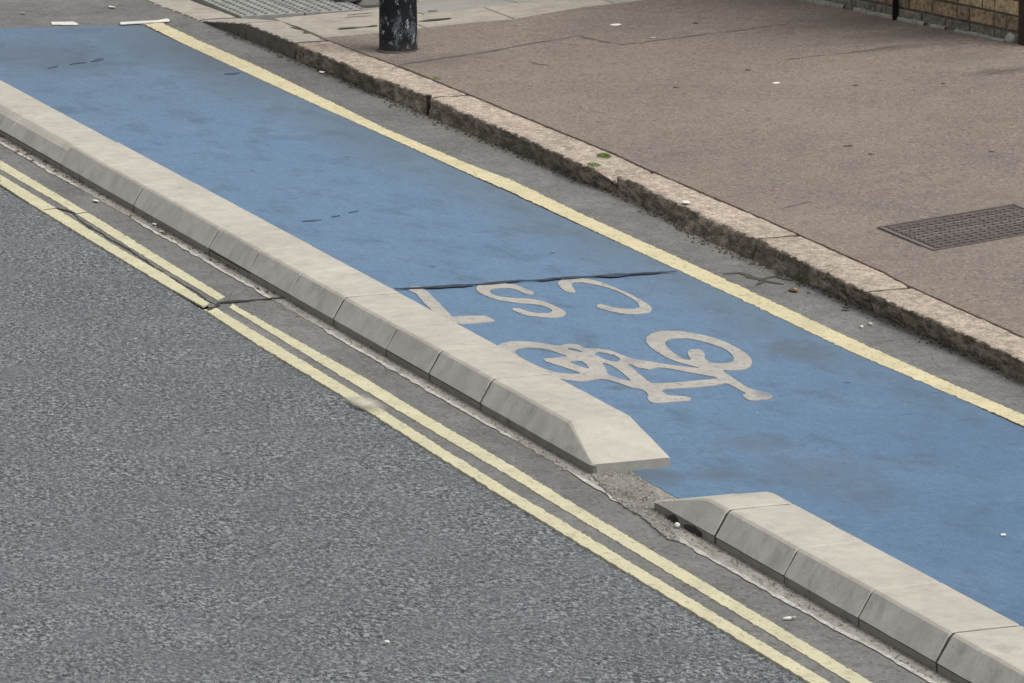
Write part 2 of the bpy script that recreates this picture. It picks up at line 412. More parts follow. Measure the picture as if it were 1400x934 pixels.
# outer painted lines (measured in the photograph)
OUT_UP_FAR = [(0, 240.6), (64, 279), (160, 340), (227, 378), (286, 417)]
OUT_LO_FAR = [(0, 253.5), (41, 280), (160, 352.6), (227, 393), (277, 421)]
IN_UP_FAR = [(0, 221), (96, 278), (160, 317), (227.5, 359), (308, 408)]
IN_LO_FAR = [(0, 233), (81, 280), (160, 329.5), (227, 371), (297, 412.5)]
OUT_UP = [(291, 420.5), (369, 468), (487, 540), (517, 559), (600, 612), (699, 674), (747, 702), (1049, 885), (1160, 951), (1500, 1156)]
OUT_LO = [(280, 426), (350, 472), (482, 552), (510, 569), (600, 627), (699, 689), (720, 702), (1049, 901), (1140, 956), (1470, 1158)]
IN_UP = [(317, 417.5), (412, 471), (500, 520), (575, 566), (699, 639), (800, 701), (1049, 850), (1215, 950), (1540, 1142)]
IN_LO = [(314, 423), (392, 471), (475, 522), (575, 582), (699, 655), (772, 700), (1049, 867), (1190, 953), (1520, 1148)]
# the smoother margin: its left edge runs under the outer line
outer = [Vector((-.99, -40)), Vector((-.99, -5.2)), Vector((-.985, -2.5)), Vector((-.965, -.5)), Vector((-.955, 1)), Vector((-.94, 3))][:0]+[Vector((-.992, -40)), Vector((1.75, -40)), Vector((1.75, 9.0)), Vector((1.60, 9.05)), Vector((1.555, 10.1)), Vector((1.50, 12)), Vector((1.5, 60)), Vector((-9, 60)), Vector((-9, 9.6)), Vector((-.90, 8.8)), Vector((-.93, 4)), Vector((-.952, 1.1)), Vector((-.965, .3)), Vector((-.99, -2.3))]
tag(flat('road_margin', MAT['margin'], outer, z=.004, thick=.004, amp=.004, step=.04), kind='structure')
# blue cycle lane
E0 = [G(-200, 40), G(-60, 41), G(0, 40), G(60, 39.5), G(120, 37.5), G(200, 37)]
gap = [G(918, 640), G(862, 651), G(874, 659), G(884, 664), G(893, 674), G(899, 684), G(905, 700)]
blue = [Vector((1.225, -30)), Vector((1.225, 9.1))]+[Vector((p.x, p.y)) for p in E0[::-1]]+[Vector((-.40, 8.9)), Vector((-.40, -2.2))]+[Vector((max(-.45, p.x), p.y)) for p in gap[1:]]+[Vector((-.40, -3.1)), Vector((-.40, -30))]
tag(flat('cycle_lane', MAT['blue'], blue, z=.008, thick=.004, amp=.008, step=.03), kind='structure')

# ------------------------------------------------------------------ painted lines and symbols
def marking(name, mat, outer, label, cat, group=None, z=.0112, amp=.004, holes=(), fr=45):
    o = flat(name, MAT[mat], outer, holes, z=z, thick=z if z < .011 else .0035, amp=amp, step=.02, fr=fr)
    return tag(o, label, cat, group)
YG = 'double yellow lines beside the road'
marking('yellow_line', 'yellow', band(OUT_UP_FAR, OUT_LO_FAR), 'pale yellow line next to the carriageway, far piece above the dark cross joint', 'road line', YG, z=.0076, amp=.008, fr=60)
marking('yellow_line', 'yellow', band(IN_UP_FAR, IN_LO_FAR), 'pale yellow line nearer the concrete kerb, far piece above the dark cross joint', 'road line', YG, z=.0076, amp=.008, fr=60)
marking('yellow_line', 'yellow', band(OUT_UP, OUT_LO), 'long pale yellow line next to the coarse grey carriageway, near piece with a smudge', 'road line', YG, z=.0076, amp=.008, fr=60)
marking('yellow_line', 'yellow', band(IN_UP, IN_LO), 'long pale yellow line of the pair, nearer the concrete kerb, reaching the photo bottom', 'road line', YG, z=.0076, amp=.008, fr=60)
RU = [(222, 34), (270, 57), (350, 92), (430, 131), (530, 180), (640, 227), (700, 249.5), (800, 298), (920, 352), (1050, 413), (1165, 467), (1300, 528), (1400, 571), (1520, 624), (1800, 750), (2100, 886)]
RL = [(196, 35), (250, 62), (330, 99), (430, 145), (530, 190), (640, 240), (700, 266), (800, 313), (920, 369), (1050, 430), (1165, 485), (1300, 543), (1400, 586), (1520, 640), (1790, 764), (2085, 900)]
marking('yellow_line', 'yellow_right', band(RU, RL), 'single deeper yellow line along the far side of the blue cycle lane', 'road line', amp=.011, fr=35)
marking('white_dash', 'white', band([(70, 32.5), (100, 32), (107, 35)], [(71, 36), (106, 36.5)]), 'short white dash at the far end of the blue lane, alone at the left', 'road marking', 'white dashes across the end of the blue lane')
marking('white_dash', 'white', band([(164, 33.5), (215, 31), (228, 28.5), (232, 30)], [(165, 36.5), (215, 33.5), (231, 32.5)]), 'white dash touching the far end of the single yellow line', 'road marking', 'white dashes across the end of the blue lane', z=.0145)
def P(l, sc, ox, oy): return [(x/sc+ox, y/sc+oy) for x, y in l]
z1 = lambda l: P(l, 7, 540, 370)
z2 = lambda l: P(l, 7, 720, 370)
z3 = lambda l: P(l, 7, 670, 445)
z4 = lambda l: P(l, 7, 870, 445)
def gp(l): return smooth_poly([G(x, y, .012) for x, y in l], 1)
seven = z1([(130, 185), (150, 155), (235, 150), (320, 205), (420, 305), (550, 440), (600, 432), (860, 428), (905, 445), (960, 480), (860, 492), (640, 512), (560, 500), (500, 462), (370, 390), (280, 310), (200, 215)])
marking('digit_seven', 'symbol', [G(x, y, .012) for x, y in seven], 'upside-down figure 7 in worn white paint, partly behind the concrete kerb', 'lettering', 'CS7 lettering on the blue lane', amp=.002)
ess = z1([(1345, 210), (1280, 185), (1200, 150), (1160, 136), (1080, 122), (950, 110), (850, 116), (790, 140), (775, 170), (800, 205), (880, 245), (990, 280), (1150, 305), (1260, 314)])+\
      z2([(0, 314), (80, 320), (150, 332), (220, 357), (250, 382), (230, 402), (180, 406), (100, 402)])+\
      z1([(1300, 395), (1260, 385), (1190, 358), (1130, 356), (1115, 370), (1200, 407), (1260, 427)])+\
      z2([(0, 428), (120, 440), (200, 446), (300, 446), (360, 430), (382, 405), (350, 373), (270, 335), (180, 298), (100, 277), (0, 265)])+\
      z1([(1150, 262), (1020, 250), (940, 230), (905, 205), (910, 180), (980, 164), (1060, 162), (1140, 172), (1200, 197), (1265, 232)])
marking('letter_s', 'symbol', gp(ess), 'upside-down letter S in worn white paint between the 7 and the C', 'lettering', 'CS7 lettering on the blue lane', amp=.002)
cee = z2([(298, 130), (300, 105), (340, 82), (430, 70), (560, 72), (650, 92), (740, 118), (850, 163), (960, 208), (1080, 270), (1170, 325), (1202, 360), (1190, 390), (1130, 406), (1000, 414), (870, 403), (760, 375), (690, 355), (658, 337), (700, 317), (760, 330), (850, 355), (960, 365), (1050, 362), (1085, 345), (1070, 310), (1010, 265), (930, 222), (830, 177), (720, 145), (620, 125), (530, 110), (460, 106), (430, 120), (435, 150), (480, 212), (380, 202), (330, 165)])
marking('letter_c', 'symbol', gp(cee), 'upside-down letter C in worn white paint under the tar joint, nearest the yellow line', 'lettering', 'CS7 lettering on the blue lane', amp=.002)
bo = z3([(10, 250), (25, 210), (70, 190), (120, 165), (200, 148), (330, 148), (480, 163), (600, 187), (670, 193), (720, 173), (850, 178), (890, 213), (960, 220), (1060, 220), (1160, 238), (1250, 273), (1330, 308)])+\
     z4([(0, 322), (150, 345), (300, 373), (480, 393), (640, 409), (480, 371), (400, 347), (300, 312), (200, 252), (130, 202), (90, 152), (95, 110), (160, 68), (250, 48), (400, 50), (500, 63), (640, 88), (800, 133), (920, 188), (1030, 248), (1090, 300), (1112, 350), (1090, 395), (1030, 417), (930, 427), (810, 420), (870, 465), (960, 525), (1060, 590), (1140, 618), (1240, 635), (1312, 665), (1300, 690), (1200, 710), (1090, 717), (1040, 692), (1012, 662), (1060, 647), (1000, 623), (930, 580), (860, 547), (760, 567), (640, 582), (500, 592), (380, 600), (240, 607), (260, 640), (300, 665), (400, 672), (500, 677), (530, 700), (500, 717), (400, 722), (300, 732), (180, 740), (120, 722), (104, 690), (120, 665), (90, 627), (50, 607)])+\
     z3([(1400, 600), (1350, 590), (1240, 550), (1120, 512), (1050, 507), (1010, 512), (960, 522), (880, 532), (800, 527), (700, 514), (640, 502), (500, 482), (400, 455), (200, 390), (60, 310)])
bh = [z3([(235, 260), (250, 225), (330, 208), (450, 212), (560, 230), (680, 270), (745, 290), (700, 300), (530, 313), (512, 325), (540, 345), (640, 375), (760, 415), (885, 455), (820, 462), (740, 460), (600, 440), (500, 405), (400, 360), (300, 310)]),
      z3([(740, 345), (870, 330), (940, 385), (950, 412), (910, 405), (820, 375)]),
      z3([(730, 213), (790, 218), (860, 236), (890, 257), (820, 244), (760, 232)]),
      z3([(990, 260), (1040, 248), (1110, 262), (1200, 285), (1250, 320), (1240, 338), (1180, 345), (1090, 320), (1020, 285)]),
      z3([(1070, 355), (1120, 360), (1200, 400), (1270, 450), (1360, 535), (1290, 520), (1130, 470), (1120, 430), (1090, 385)]),
      z4([(270, 160), (300, 128), (400, 118), (500, 120), (600, 140), (720, 175), (860, 225), (920, 280), (940, 330), (900, 355), (800, 362), (720, 355), (680, 335), (650, 310), (655, 270), (630, 235), (580, 225), (510, 228), (488, 255), (500, 290), (530, 330), (460, 325), (400, 290), (330, 240), (285, 200)]),
      z3([(1310, 360), (1360, 372)])+z4([(10, 400), (60, 405), (130, 422), (180, 397), (300, 405), (420, 430), (560, 455), (700, 480), (785, 492), (740, 512), (560, 525), (420, 540), (240, 550), (150, 552), (110, 530), (50, 480), (0, 440)])]
marking('cycle_symbol', 'symbol', gp(bo), 'upside-down bicycle symbol in worn white paint on the blue lane', 'road marking', amp=.002, holes=[gp(h) for h in bh])

# ------------------------------------------------------------------ cracks and joints in the ground
def crack(name, px, wd, mat, z=.0125, foot=False, wob=1):
    pts = [(GF(*p) if foot else G(*p)) for p in px]
    ol = ribbon(pts, wd, 0, True, wob)
    return tag(flat(name, MAT[mat], ol, z=z if not foot else .0015, thick=.003 if not foot else 0, zf=foot_z if foot else None), kind='structure')
crack('tar_joint', [(540, 400), (600, 397), (640, 394), (683, 391), (711, 388.5), (740, 387.5), (757, 385), (806, 383), (841, 381.4), (877, 378.6), (903, 376.6), (925, 375.5)], .046, 'bluecrack', z=.0165, wob=.3)
crack('road_crack', [(399, 408), (380, 410.5), (345, 413), (318, 415), (300, 417), (292, 422), (281, 427)], .030, 'dark', z=.0100)
crack('road_crack', [(90, 288), (110, 303), (150, 328), (190, 352), (230, 378), (262, 398), (285, 413), (300, 420)], .014, 'dark', z=.0065)
crack('road_crack', [(60, 290), (78, 287), (92, 290), (103, 295), (122, 293)], .02, 'crack', z=.0100)
crack('road_crack', [(1075, 390), (1050, 386), (1030, 382), (1010, 375), (990, 377)], .03, 'crack', z=.0075)
crack('road_crack', [(1085, 385), (1060, 380), (1045, 383), (1030, 392)], .025, 'crack', z=.0078)
crack('lane_crack', [(64, 96), (72, 94), (79, 93)], .02, 'bluescar')
crack('lane_crack', [(95, 91), (104, 88.5), (110, 88), (118, 88)], .024, 'bluescar')
crack('lane_crack', [(124, 86.5), (132, 85), (142, 82)], .025, 'bluescar')
crack('lane_crack', [(307, 104), (318, 103.6), (329, 102)], .022, 'bluescar')
crack('lane_crack', [(412, 305), (425, 304), (438, 303)], .025, 'bluescar')
crack('lane_crack', [(453, 300), (466, 298)], .012, 'bluescar')
crack('lane_crack', [(478, 294), (484, 292.5), (490, 292)], .018, 'bluescar')
MAT['faint'] = make_simple('faint_pavement_crack', (.115, .098, .084), None, 40, .3)
crack('pavement_crack', [(530, 95), (556, 87), (600, 81), (650, 74), (700, 65), (745, 57), (772, 53), (790, 48), (805, 53), (850, 61), (880, 59), (900, 55), (945, 49), (990, 44), (1050, 36), (1090, 31)], .028, 'faint', foot=True)
crack('pavement_crack', [(1068, 83), (1110, 77), (1150, 74), (1200, 67), (1262, 60)], .02, 'faint', foot=True)
crack('pavement_crack', [(1068, 286), (1090, 280), (1110, 275)], .010, 'faint', foot=True)
crack('pavement_crack', [(1340, 104), (1365, 99), (1400, 94), (1440, 88)], .022, 'faint', foot=True)
crack('pavement_crack', [(1383, 357), (1400, 354), (1420, 351)], .03, 'faint', foot=True)
crack('pavement_crack', [(722, 83), (738, 88), (752, 90)], .015, 'faint', foot=True)

# ------------------------------------------------------------------ concrete separator kerb
tag(flat('kerb_haunch', MAT['mortar'], [Vector((-.42, 7.5)), Vector((-.645, 7.5)), Vector((-.655, 4)), Vector((-.65, 2)), Vector((-.655, 0)), Vector((-.655, -2.3)), Vector((-.665, -3)), Vector((-.685, -3.4)), Vector((-.68, -4.2)), Vector((-.66, -5)), Vector((-.66, -9)), Vector((-.42, -9))],
     z=.0062, thick=.002, amp=.012, step=.025, fr=24), kind='structure')
LIP = [(-.655, 6.5), (-.655, 4), (-.65, 2), (-.655, 0), (-.655, -2.3), (-.665, -3), (-.685, -3.4), (-.68, -4.2), (-.66, -5), (-.66, -9)]
for ya, yb in ((-9, -2.2), (-1.7, .6), (1.1, 3.2), (4, 5.6)):
    n_ = int((yb-ya)/.02); A_ = []; B_ = []
    for i in range(n_+1):
        y = ya+(yb-ya)*i/n_; x = lerp_tab([(b, a) for a, b in LIP], y)+.010*nz(y*3, 2)+.005*nz(y*17, 3); w_ = max(.001, .009+.012*nz(y*11, 7))*min(1, i/8, (n_-i)/8+.01)
        A_.append(Vector((x-w_, y))); B_.append(Vector((x+w_, y)))
    tag(flat('mortar_lip', MAT['lip'], A_+B_[::-1], z=.0078, thick=.0015), kind='structure')
gp_ = [G(806, 646), G(840, 645), G(866, 650), G(880, 660), G(894, 672), G(902, 686), G(905, 705), G(930, 745), G(915, 741), G(880, 712), G(850, 693), G(822, 670)]
def grit_bed():
    """exposed rough patch where the kerb is missing: small stones pressed in mortar"""
    rnd = random.Random(3); vs = []; fs = []
    loop = [Vector((p.x, p.y)) for p in gp_]
    tag(flat('broken_mortar_patch', MAT['repair'], gp_, z=.0102, thick=.0062, amp=.014, step=.02, fr=25), kind='structure')
    n = 0
    while n < 170:
        p = Vector((rnd.uniform(-.75, -.3), rnd.uniform(-3.6, -2.2)))
        if not in_poly(p, loop): continue
        n += 1; r = rnd.uniform(.003, .008); b = len(vs); a0 = rnd.random()*6; e = rnd.uniform(.6, 1.6)
        for k in range(5): a = a0+k*2*PI/5; vs.append((p.x+r*math.cos(a)*e, p.y+r*1.4*math.sin(a), .010))
        vs.append((p.x, p.y, .013+r*rnd.uniform(.4, .9)))
        fs += [(b+k, b+(k+1) % 5, b+5) for k in range(5)]
    tag(link('grit', mesh('grit', vs, fs), MAT['repair']), 'pale grit stones in the gap between the two runs of concrete kerb', 'grit', kind='stuff')
grit_bed()

XL0, XL1, XR1, XR0, ZT, ZP = -.600, -.545, -.300, -.284, .130, .036
def kprof(h, R0=.010):
    """cross-section of the upper kerb body with its top at height h (left to right)"""
    t = (h-ZP)/(ZT-ZP); xl = XL0+(XL1-XL0)*t; xr = XR0+(XR1-XR0)*t; r = R0*min(1, max(.12, t)); hb = max(ZP+.0005, h-r*.85)
    k = (hb-ZP)/(ZT-ZP)
    return [(XL0+.004, ZP), (XL0, ZP+.0015 if t < .05 else ZP+.004), (XL0+(XL1-XL0)*k, hb), (xl+r*.15, h-r*.35), (xl+r*.55, h-r*.08), (xl+r*1.2, h), ((xl+xr)*.5, h+.0008*t), (xr-r*.6, h), (xr-r*.12, h-r*.2), (xr+.001, max(ZP, h-r*.8)), (XR0, ZP)]
CLEAR = (4.53, 3.335, .525, -.61, -1.175, -3.425, -5.15)
def kerb_unit(y0, y1, hf, label, seedv, end=None, R0=.010):
    """upper body (light top, stained batter) over a recessed plinth"""
    ga, gb = [(.0085 if any(abs(q_-c_) < .01 for c_ in CLEAR) else .0048) for q_ in (y0, y1)]; rows = []
    ys = [y0+ga, y0+ga+.005]; n = max(3, int((y1-y0)/.05))
    for i in range(1, n): ys.append(y0+(y1-y0)*i/n)
    for e in end or []: ys.append(e)
    ys += [y1-gb-.005, y1-gb]; ys = sorted(set(ys))
    dx = .0025*nz(seedv*3.7, 1.1); dz = .002*nz(seedv*5.1, 7.7)
    vs = []; fs = []; mi = []
    for i, y in enumerate(ys):
        pr = kprof(hf(y), R0); e = .0035 if i in (0, len(ys)-1) else 0
        for j, (x, z) in enumerate(pr):
            cx = (-.43-x); k = 1-abs(cx)/.2
            xx = x+dx+(e if x < -.43 else -e); zz = z-(e if z > ZP+.01 else 0)+(dz if z > ZP+.004 else 0)
            if end and abs(y-y0) < .03 and x < -.5: xx += .02*(1-math.sqrt(max(0, 1-(1-(y-y0)/.03)**2)))
            if end == [] : pass
            xx += .0012*nz(x*30, y*7, z*30+seedv); zz += .0010*nz(x*8, y*8, seedv)
            vs.append((xx, y, zz))
    m_ = len(kprof(.1)); nr = len(ys)
    for i in range(nr-1):
        for j in range(m_-1):
            fs.append((i*m_+j, (i+1)*m_+j, (i+1)*m_+j+1, i*m_+j+1)); mi.append(1 if j < 2 else 0)
    fs.append(tuple(range(m_))); fs.append(tuple(range((nr-1)*m_, nr*m_))[::-1]); mi += [0, 0]
    me = mesh('kerb_block', vs, fs); me.materials.append(MAT['concrete']); me.materials.append(MAT['concrete_side']); me.materials.append(MAT['toe'])
    if end: mi[-2] = 2
    for p_, k in zip(me.polygons, mi): p_.material_index = k
    o = link('kerb_block', me); tag(o, label, 'kerb block', 'concrete kerb blocks between road and cycle lane')
    # plinth
    xa, xb = XL0+.0045+dx, XR0-.001+dx; c = .018 if end else 0
    pl = [(xa+c, y0+ga), (xb, y0+ga), (xb, y1-gb), (xa, y1-gb)]+([(xa, y0+ga+c*1.3), (xa+c*.3, y0+ga+c*.4)] if end else [])
    n = len(pl); pv = [(x, y, -.01) for x, y in pl]+[(x, y, ZP-.0004 if not end else ZP) for x, y in pl]
    pf = [(k, (k+1) % n, n+(k+1) % n, n+k) for k in range(n)]+[tuple(range(n, 2*n))]
    pm = mesh('plinth', pv, pf)
    q = link('plinth', pm, MAT['plinth'], o)
    if end: pm.materials.append(MAT['toe']); pm.polygons[0].material_index = 1
    return o
full = lambda y: ZT
B1 = [-1.175, -.61, -.115, .525, 1.085, 1.635, 2.20, 3.335, 4.53, 5.45, 6.4, 7.35]
words = ['behind the end block with the ramp', 'second behind the ramped end block, its far joint at the bicycle', 'beside the rear wheel of the bicycle symbol', 'beside the upside-down 7, just near of the tar joint', 'just beyond the tar joint of the blue lane',
         'short one, second beyond the tar joint', 'short one, third beyond the tar joint', 'long one, fourth beyond the tar joint', 'long one, second from the left edge of the photo', 'at the left edge of the photo with a dirty base', 'farthest one, cut by the left edge of the photo']
for i in range(len(B1)-1):
    if B1[i] > 6.9: break
    kerb_unit(B1[i], B1[i+1], full, 'pale concrete kerb block '+words[i], i, R0=.010 if i < 8 else .034)
def ramp_near(y): return ZT if y > -1.965 else max(ZP+.007, ZP+.007+(ZT-ZP-.007)*(y+2.315)/.35)
kerb_unit(-2.315, -1.175, ramp_near, 'pale concrete end block sloping down towards the gap, nearest end of the long run', 20, end=[-2.30, -2.29, -2.28, -1.985, -1.965, -1.945])
def ramp_far(y): return ZT if y < -3.24 else max(ZP+.004, ZT-(ZT-ZP)*(y+3.24)/.36)
kerb_unit(-3.425, -2.885, ramp_far, 'pale concrete end block rising from the gap, far end of the near run', 30)
B2 = [-8.65, -7.52, -6.95, -6.4, -5.73, -5.15, -4.58, -4.0, -3.425]
w2 = ['wholly below the photo', 'just below the photo', 'next but one below the photo edge', 'lowest, cut by the photo bottom', 'above the one cut by the bottom', 'third from the photo bottom', 'fourth from the photo bottom', 'next to the end block rising from the gap']
for i in range(len(B2)-1): kerb_unit(B2[i], B2[i+1], full, 'concrete kerb block of the near run, '+w2[i], 40+i)
for a, b, lo_ in ((-1.96, 4.53, 0), (4.53, 6.95, .034), (-8.6, -3.25, 0)):
    c = .006
    vs = []; pr = [(-.585, -.02), (-.596, .036), (-.552+lo_, .112-lo_), (-.535+lo_, ZT-.0045), (-.31, ZT-.0045), (-.303, .11), (-.288, -.02)]
    for y in (a, b): vs += [(x, y, z) for x, z in pr]
    n = len(pr); fs = [(k, n+k, n+(k+1) % n, (k+1) % n) for k in range(n)]+[tuple(range(n)), tuple(range(n, 2*n))[::-1]]
    tag(link('kerb_mortar', mesh('kerb_mortar', vs, fs), MAT['soil']), kind='structure')

# ------------------------------------------------------------------ granite kerb of the footway
XTOP = [(-3, 1.585), (-1.5, 1.592), (-.85, 1.602), (0, 1.605), (.25, 1.615), (1.1, 1.655), (1.6, 1.655), (2.7, 1.70), (3.0, 1.68), (3.3, 1.65), (3.7, 1.672), (4.8, 1.678), (5.5, 1.684), (6.3, 1.645), (7.5, 1.645), (8.3, 1.63), (9.1, 1.60), (10, 1.56), (13, 1.55)]
XBAS = [(-3, 1.60), (-1.44, 1.62), (-.5, 1.632), (.2, 1.65), (.5, 1.628), (1.6, 1.617), (2.7, 1.70), (3.65, 1.676), (4.24, 1.675), (5.5, 1.645), (6.6, 1.657), (7.5, 1.64), (9, 1.625), (10, 1.57), (13, 1.56)]
XBCK = [(-3, 1.77), (-1.1, 1.785), (0, 1.811), (.3, 1.841), (1.6, 1.874), (3, 1.885), (3.5, 1.902), (4.8, 1.894), (6.3, 1.885), (6.8, 1.86), (7.5, 1.835), (9, 1.84), (10, 1.80), (13, 1.79)]
def kz(y):
    if y < 8.3: return KZ
    return max(.012, KZ-(KZ-.012)*(y-8.3)/.75)
def granite_stone(y0, y1, label, sd, smooth_stone=False, chip=0):
    g = .012; ny = max(6, int((y1-y0)/.022)); vs = []; fs = []; mi = []
    nf, nt = 9, 10
    r_ = .25 if smooth_stone else 1
    for i in range(ny+1):
        y = y0+g+(y1-y0-2*g)*i/ny
        edge = min(i, ny-i)/ny*(y1-y0)
        rnd_ = .007*max(0, 1-edge/.02)*r_
        xt, xb, xk = lerp_tab(XTOP, y), lerp_tab(XBAS, y), lerp_tab(XBCK, y)
        H = kz(y)+.003*nz(y*2, sd)
        cz = chip*max(0, 1-(y-y0)/.20)*(1+.5*nz(y*20, 3)) if chip else 0
        nick = r_*(.010*nz(y*2.3, sd, 1)+.007*nz(y*8, sd, 2)+.003*nz(y*23, sd, 3)) if not smooth_stone else 0
        for j in range(nf):
            t = j/(nf-1); x = xb*(1-t)+xt*t; z = -.02+(H+.02-.008)*t
            x += (0 if smooth_stone else .006*nz(y*7, t*1.6, sd)+.006*nz(y*19, t*3.2, sd+4)+.003*nz(y*45, t*7, sd+4))+rnd_+(nick if t > .5 else nick*.3)
            if j == nf-1: z -= max(0, nick)*.9
            vs.append((x+cz*.5*t, y, z-cz*t*.8))
        for j in range(nt):
            t = j/(nt-1); x = xt+nick+.009+(xk-xt-nick-.011)*t
            z = H+r_*(.0035*nz(y*11, t*4, sd+1)+.002*nz(y*33, t*12, sd+1)) - (0.003 if j == 0 else 0) - rnd_*.5 - cz*(1-t)
            if j == nt-1: x += .004*nz(y*9, sd)
            vs.append((x, y, z))
        x, y_, z = vs[-1]; vs.append((x+.002, y, -.02))
    m_ = nf+nt+1
    for i in range(ny):
        for j in range(m_-1):
            fs.append((i*m_+j, (i+1)*m_+j, (i+1)*m_+j+1, i*m_+j+1))
            yy = vs[i*m_+j][1]
            mi.append(1 if j < nf-1 or (j == nf-1 and nz(yy*15, sd, 8) > -.05) else 0)
    fs += [tuple(range(m_)), tuple(range(ny*m_, (ny+1)*m_))[::-1]]; mi += [1, 1]
    me = mesh('kerb_stone', vs, fs, not smooth_stone)
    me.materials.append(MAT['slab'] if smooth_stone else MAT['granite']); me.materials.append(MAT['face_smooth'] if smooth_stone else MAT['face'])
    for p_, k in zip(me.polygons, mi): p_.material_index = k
    return tag(link('kerb_stone', me), label, 'kerb stone', 'granite kerb stones of the footway')
G1 = [(-3.2, -1.60, 'rough granite kerb stone cut by the right edge of the photo', 0, 0), (-1.60, -.03, 'rough granite kerb stone just on the near side of the clean joint', 0, 0),
      (-.03, 1.22, 'rough granite kerb stone on the far side of the clean joint, opposite the cover', 0, 0), (1.22, 2.93, 'long rough granite kerb stone between two green weed tufts', 0, 0),
      (2.93, 5.42, 'long rough granite kerb stone with a broken mossy end and an iron spike at its far end', 0, .03)]
G1 = G1[:4]+[(-5.0, -3.2, 'rough granite kerb stone just beyond the right edge of the photo', 0, 0), (-7.0, -5.0, 'rough granite kerb stone farther beyond the right edge of the photo', 0, 0)]
for i, (a, b, l, s_, c) in enumerate(G1): granite_stone(a, b, l, i+1, chip=c)
granite_stone(2.93, 5.42, 'long rough granite kerb stone with a mossy near end, iron spike at its far end', 6, chip=.045)
granite_stone(5.42, 7.48, 'rough granite kerb stone beside the foot of the black post', 7)
granite_stone(7.48, 8.31, 'smooth pale kerb stone with dark face, just beyond the black post', 8, True)
granite_stone(8.31, 9.08, 'smooth pale kerb stone sloping down to the road', 9, True)
granite_stone(9.08, 10.4, 'flush pale kerb stone at the crossing beside the tactile paving', 10, True)
granite_stone(10.4, 12.0, 'flush pale kerb stone at the very top edge of the photo', 11, True)
vs = []; fs = []; ys = [i*.2-7 for i in range(80)]
for y in ys:
    k_ = .055 if 2.8 < y < 3.3 else 0
    vs += [(lerp_tab(XBAS, y)+.018+k_*.5, y, -.02), (lerp_tab(XTOP, y)+.022+k_, y, kz(y)-.014-k_*.5), (lerp_tab(XBCK, y)-.01, y, kz(y)-.008), (lerp_tab(XBCK, y)-.01, y, -.02)]
for i in range(len(ys)-1): fs += [(i*4+j, (i+1)*4+j, (i+1)*4+j+1, i*4+j+1) for j in range(3)]
tag(link('kerb_bed', mesh('kerb_bed', vs, fs), MAT['dark']), kind='structure')
# fill under the footway
tag(flat('footway_bed', MAT['soil'], [Vector((1.70, -20)), Vector((60, -20)), Vector((60, 60)), Vector((1.70, 60))], z=-.012, thick=0), kind='structure')
bedl = [Vector((lerp_tab(XBCK, y)-.05, y)) for y in [i*.5-12 for i in range(42)]]
tag(flat('footway_base', MAT['soil'], [Vector((30, -12)), Vector((30, 8.2))]+bedl[::-1][1:], z=-.035, thick=.06, zf=lambda x, y: KZ+FALL*max(0, x-1.86)), kind='structure')
# brown tarmac
kb = [Vector((lerp_tab(XBCK, y)+.002+.005*nz(y*5, 2)+.004*nz(y*17, 5), y)) for y in [i*.04-12 for i in range(int((7.56+12)/.04))]]
far = [GF(*p) for p in ((437, 51.5), (480, 48.5), (516, 45), (570, 39.5), (640, 31.5), (700, 26.5), (742, 19), (800, 9.5), (860, 3), (900, -3), (1000, -14), (1300, -40))]
tarm = kb+[Vector((p.x, p.y)) for p in far]+[Vector((30, 12)), Vector((30, -12))]
tag(flat('footway', MAT['foot'], tarm, z=0, thick=.035, zf=lambda x, y: KZ+.006+FALL*max(0, x-1.86)), kind='structure')

# slabs beyond the tarmac
PAV = tag(bpy.data.objects.new('slab_paving', None), kind='structure'); COL.objects.link(PAV)
def slab(poly, mat, name='slab', inset=.004, parent=PAV, z=.0, th=.04):
    c = sum(poly, Vector((0, 0)))/len(poly)
    q = [p+(c-p).normalized()*inset*1.4 for p in poly]; q2 = [p+(c-p).normalized()*inset*2.6 for p in poly]
    n = len(poly); dz = random.uniform(-.002, .002)
    vs = [(p.x, p.y, foot_z(p.x, p.y)+z+dz-th) for p in q]+[(p.x, p.y, foot_z(p.x, p.y)+z+dz-.003) for p in q]+[(p.x, p.y, foot_z(p.x, p.y)+z+dz) for p in q2]
    fs = [(k, (k+1) % n, n+(k+1) % n, n+k) for k in range(n)]+[(n+k, n+(k+1) % n, 2*n+(k+1) % n, 2*n+k) for k in range(n)]+[tuple(range(2*n, 3*n))]
    return link(name, mesh(name, vs, fs), mat, parent)
F2 = [Vector((p.x, p.y)) for p in far]
def edge_y(x, tab):
    if x <= tab[0].x: return tab[0].y+(x-tab[0].x)*.1
    for a, b in zip(tab, tab[1:]):
        if x <= b.x: return a.y+(b.y-a.y)*(x-a.x)/(b.x-a.x)
    return tab[-1].y
rows = [0, .36, .86, 1.40, 2.0, 2.7, 3.4]
for r in range(len(rows)-1):
    x = 1.848 if r < 3 else 3.0; k = 0
    if r == 2: x = 2.55
    while x < 8:
        wd = [.62, .78, .7, .55][(k*3+r) % 4]; x2 = x+wd
        if r == 0: lo = lambda u: edge_y(u, F2)+.004
        else: lo = lambda u: edge_y(u, F2)*.4+.6*(7.62+.16*(u-1.86))+rows[r] if True else 0
        hi = lambda u: edge_y(u, F2)*.4+.6*(7.62+.16*(u-1.86))+rows[r+1]
        mid = (x+x2)/2
        slab([Vector((x, lo(x))), Vector((mid, lo(mid))), Vector((x2, lo(x2))), Vector((x2, hi(x2))), Vector((mid, hi(mid))), Vector((x, hi(x)))], MAT['slab2'] if (x > 3.2 or random.random() < .3) else MAT['slab'])
        x = x2; k += 1
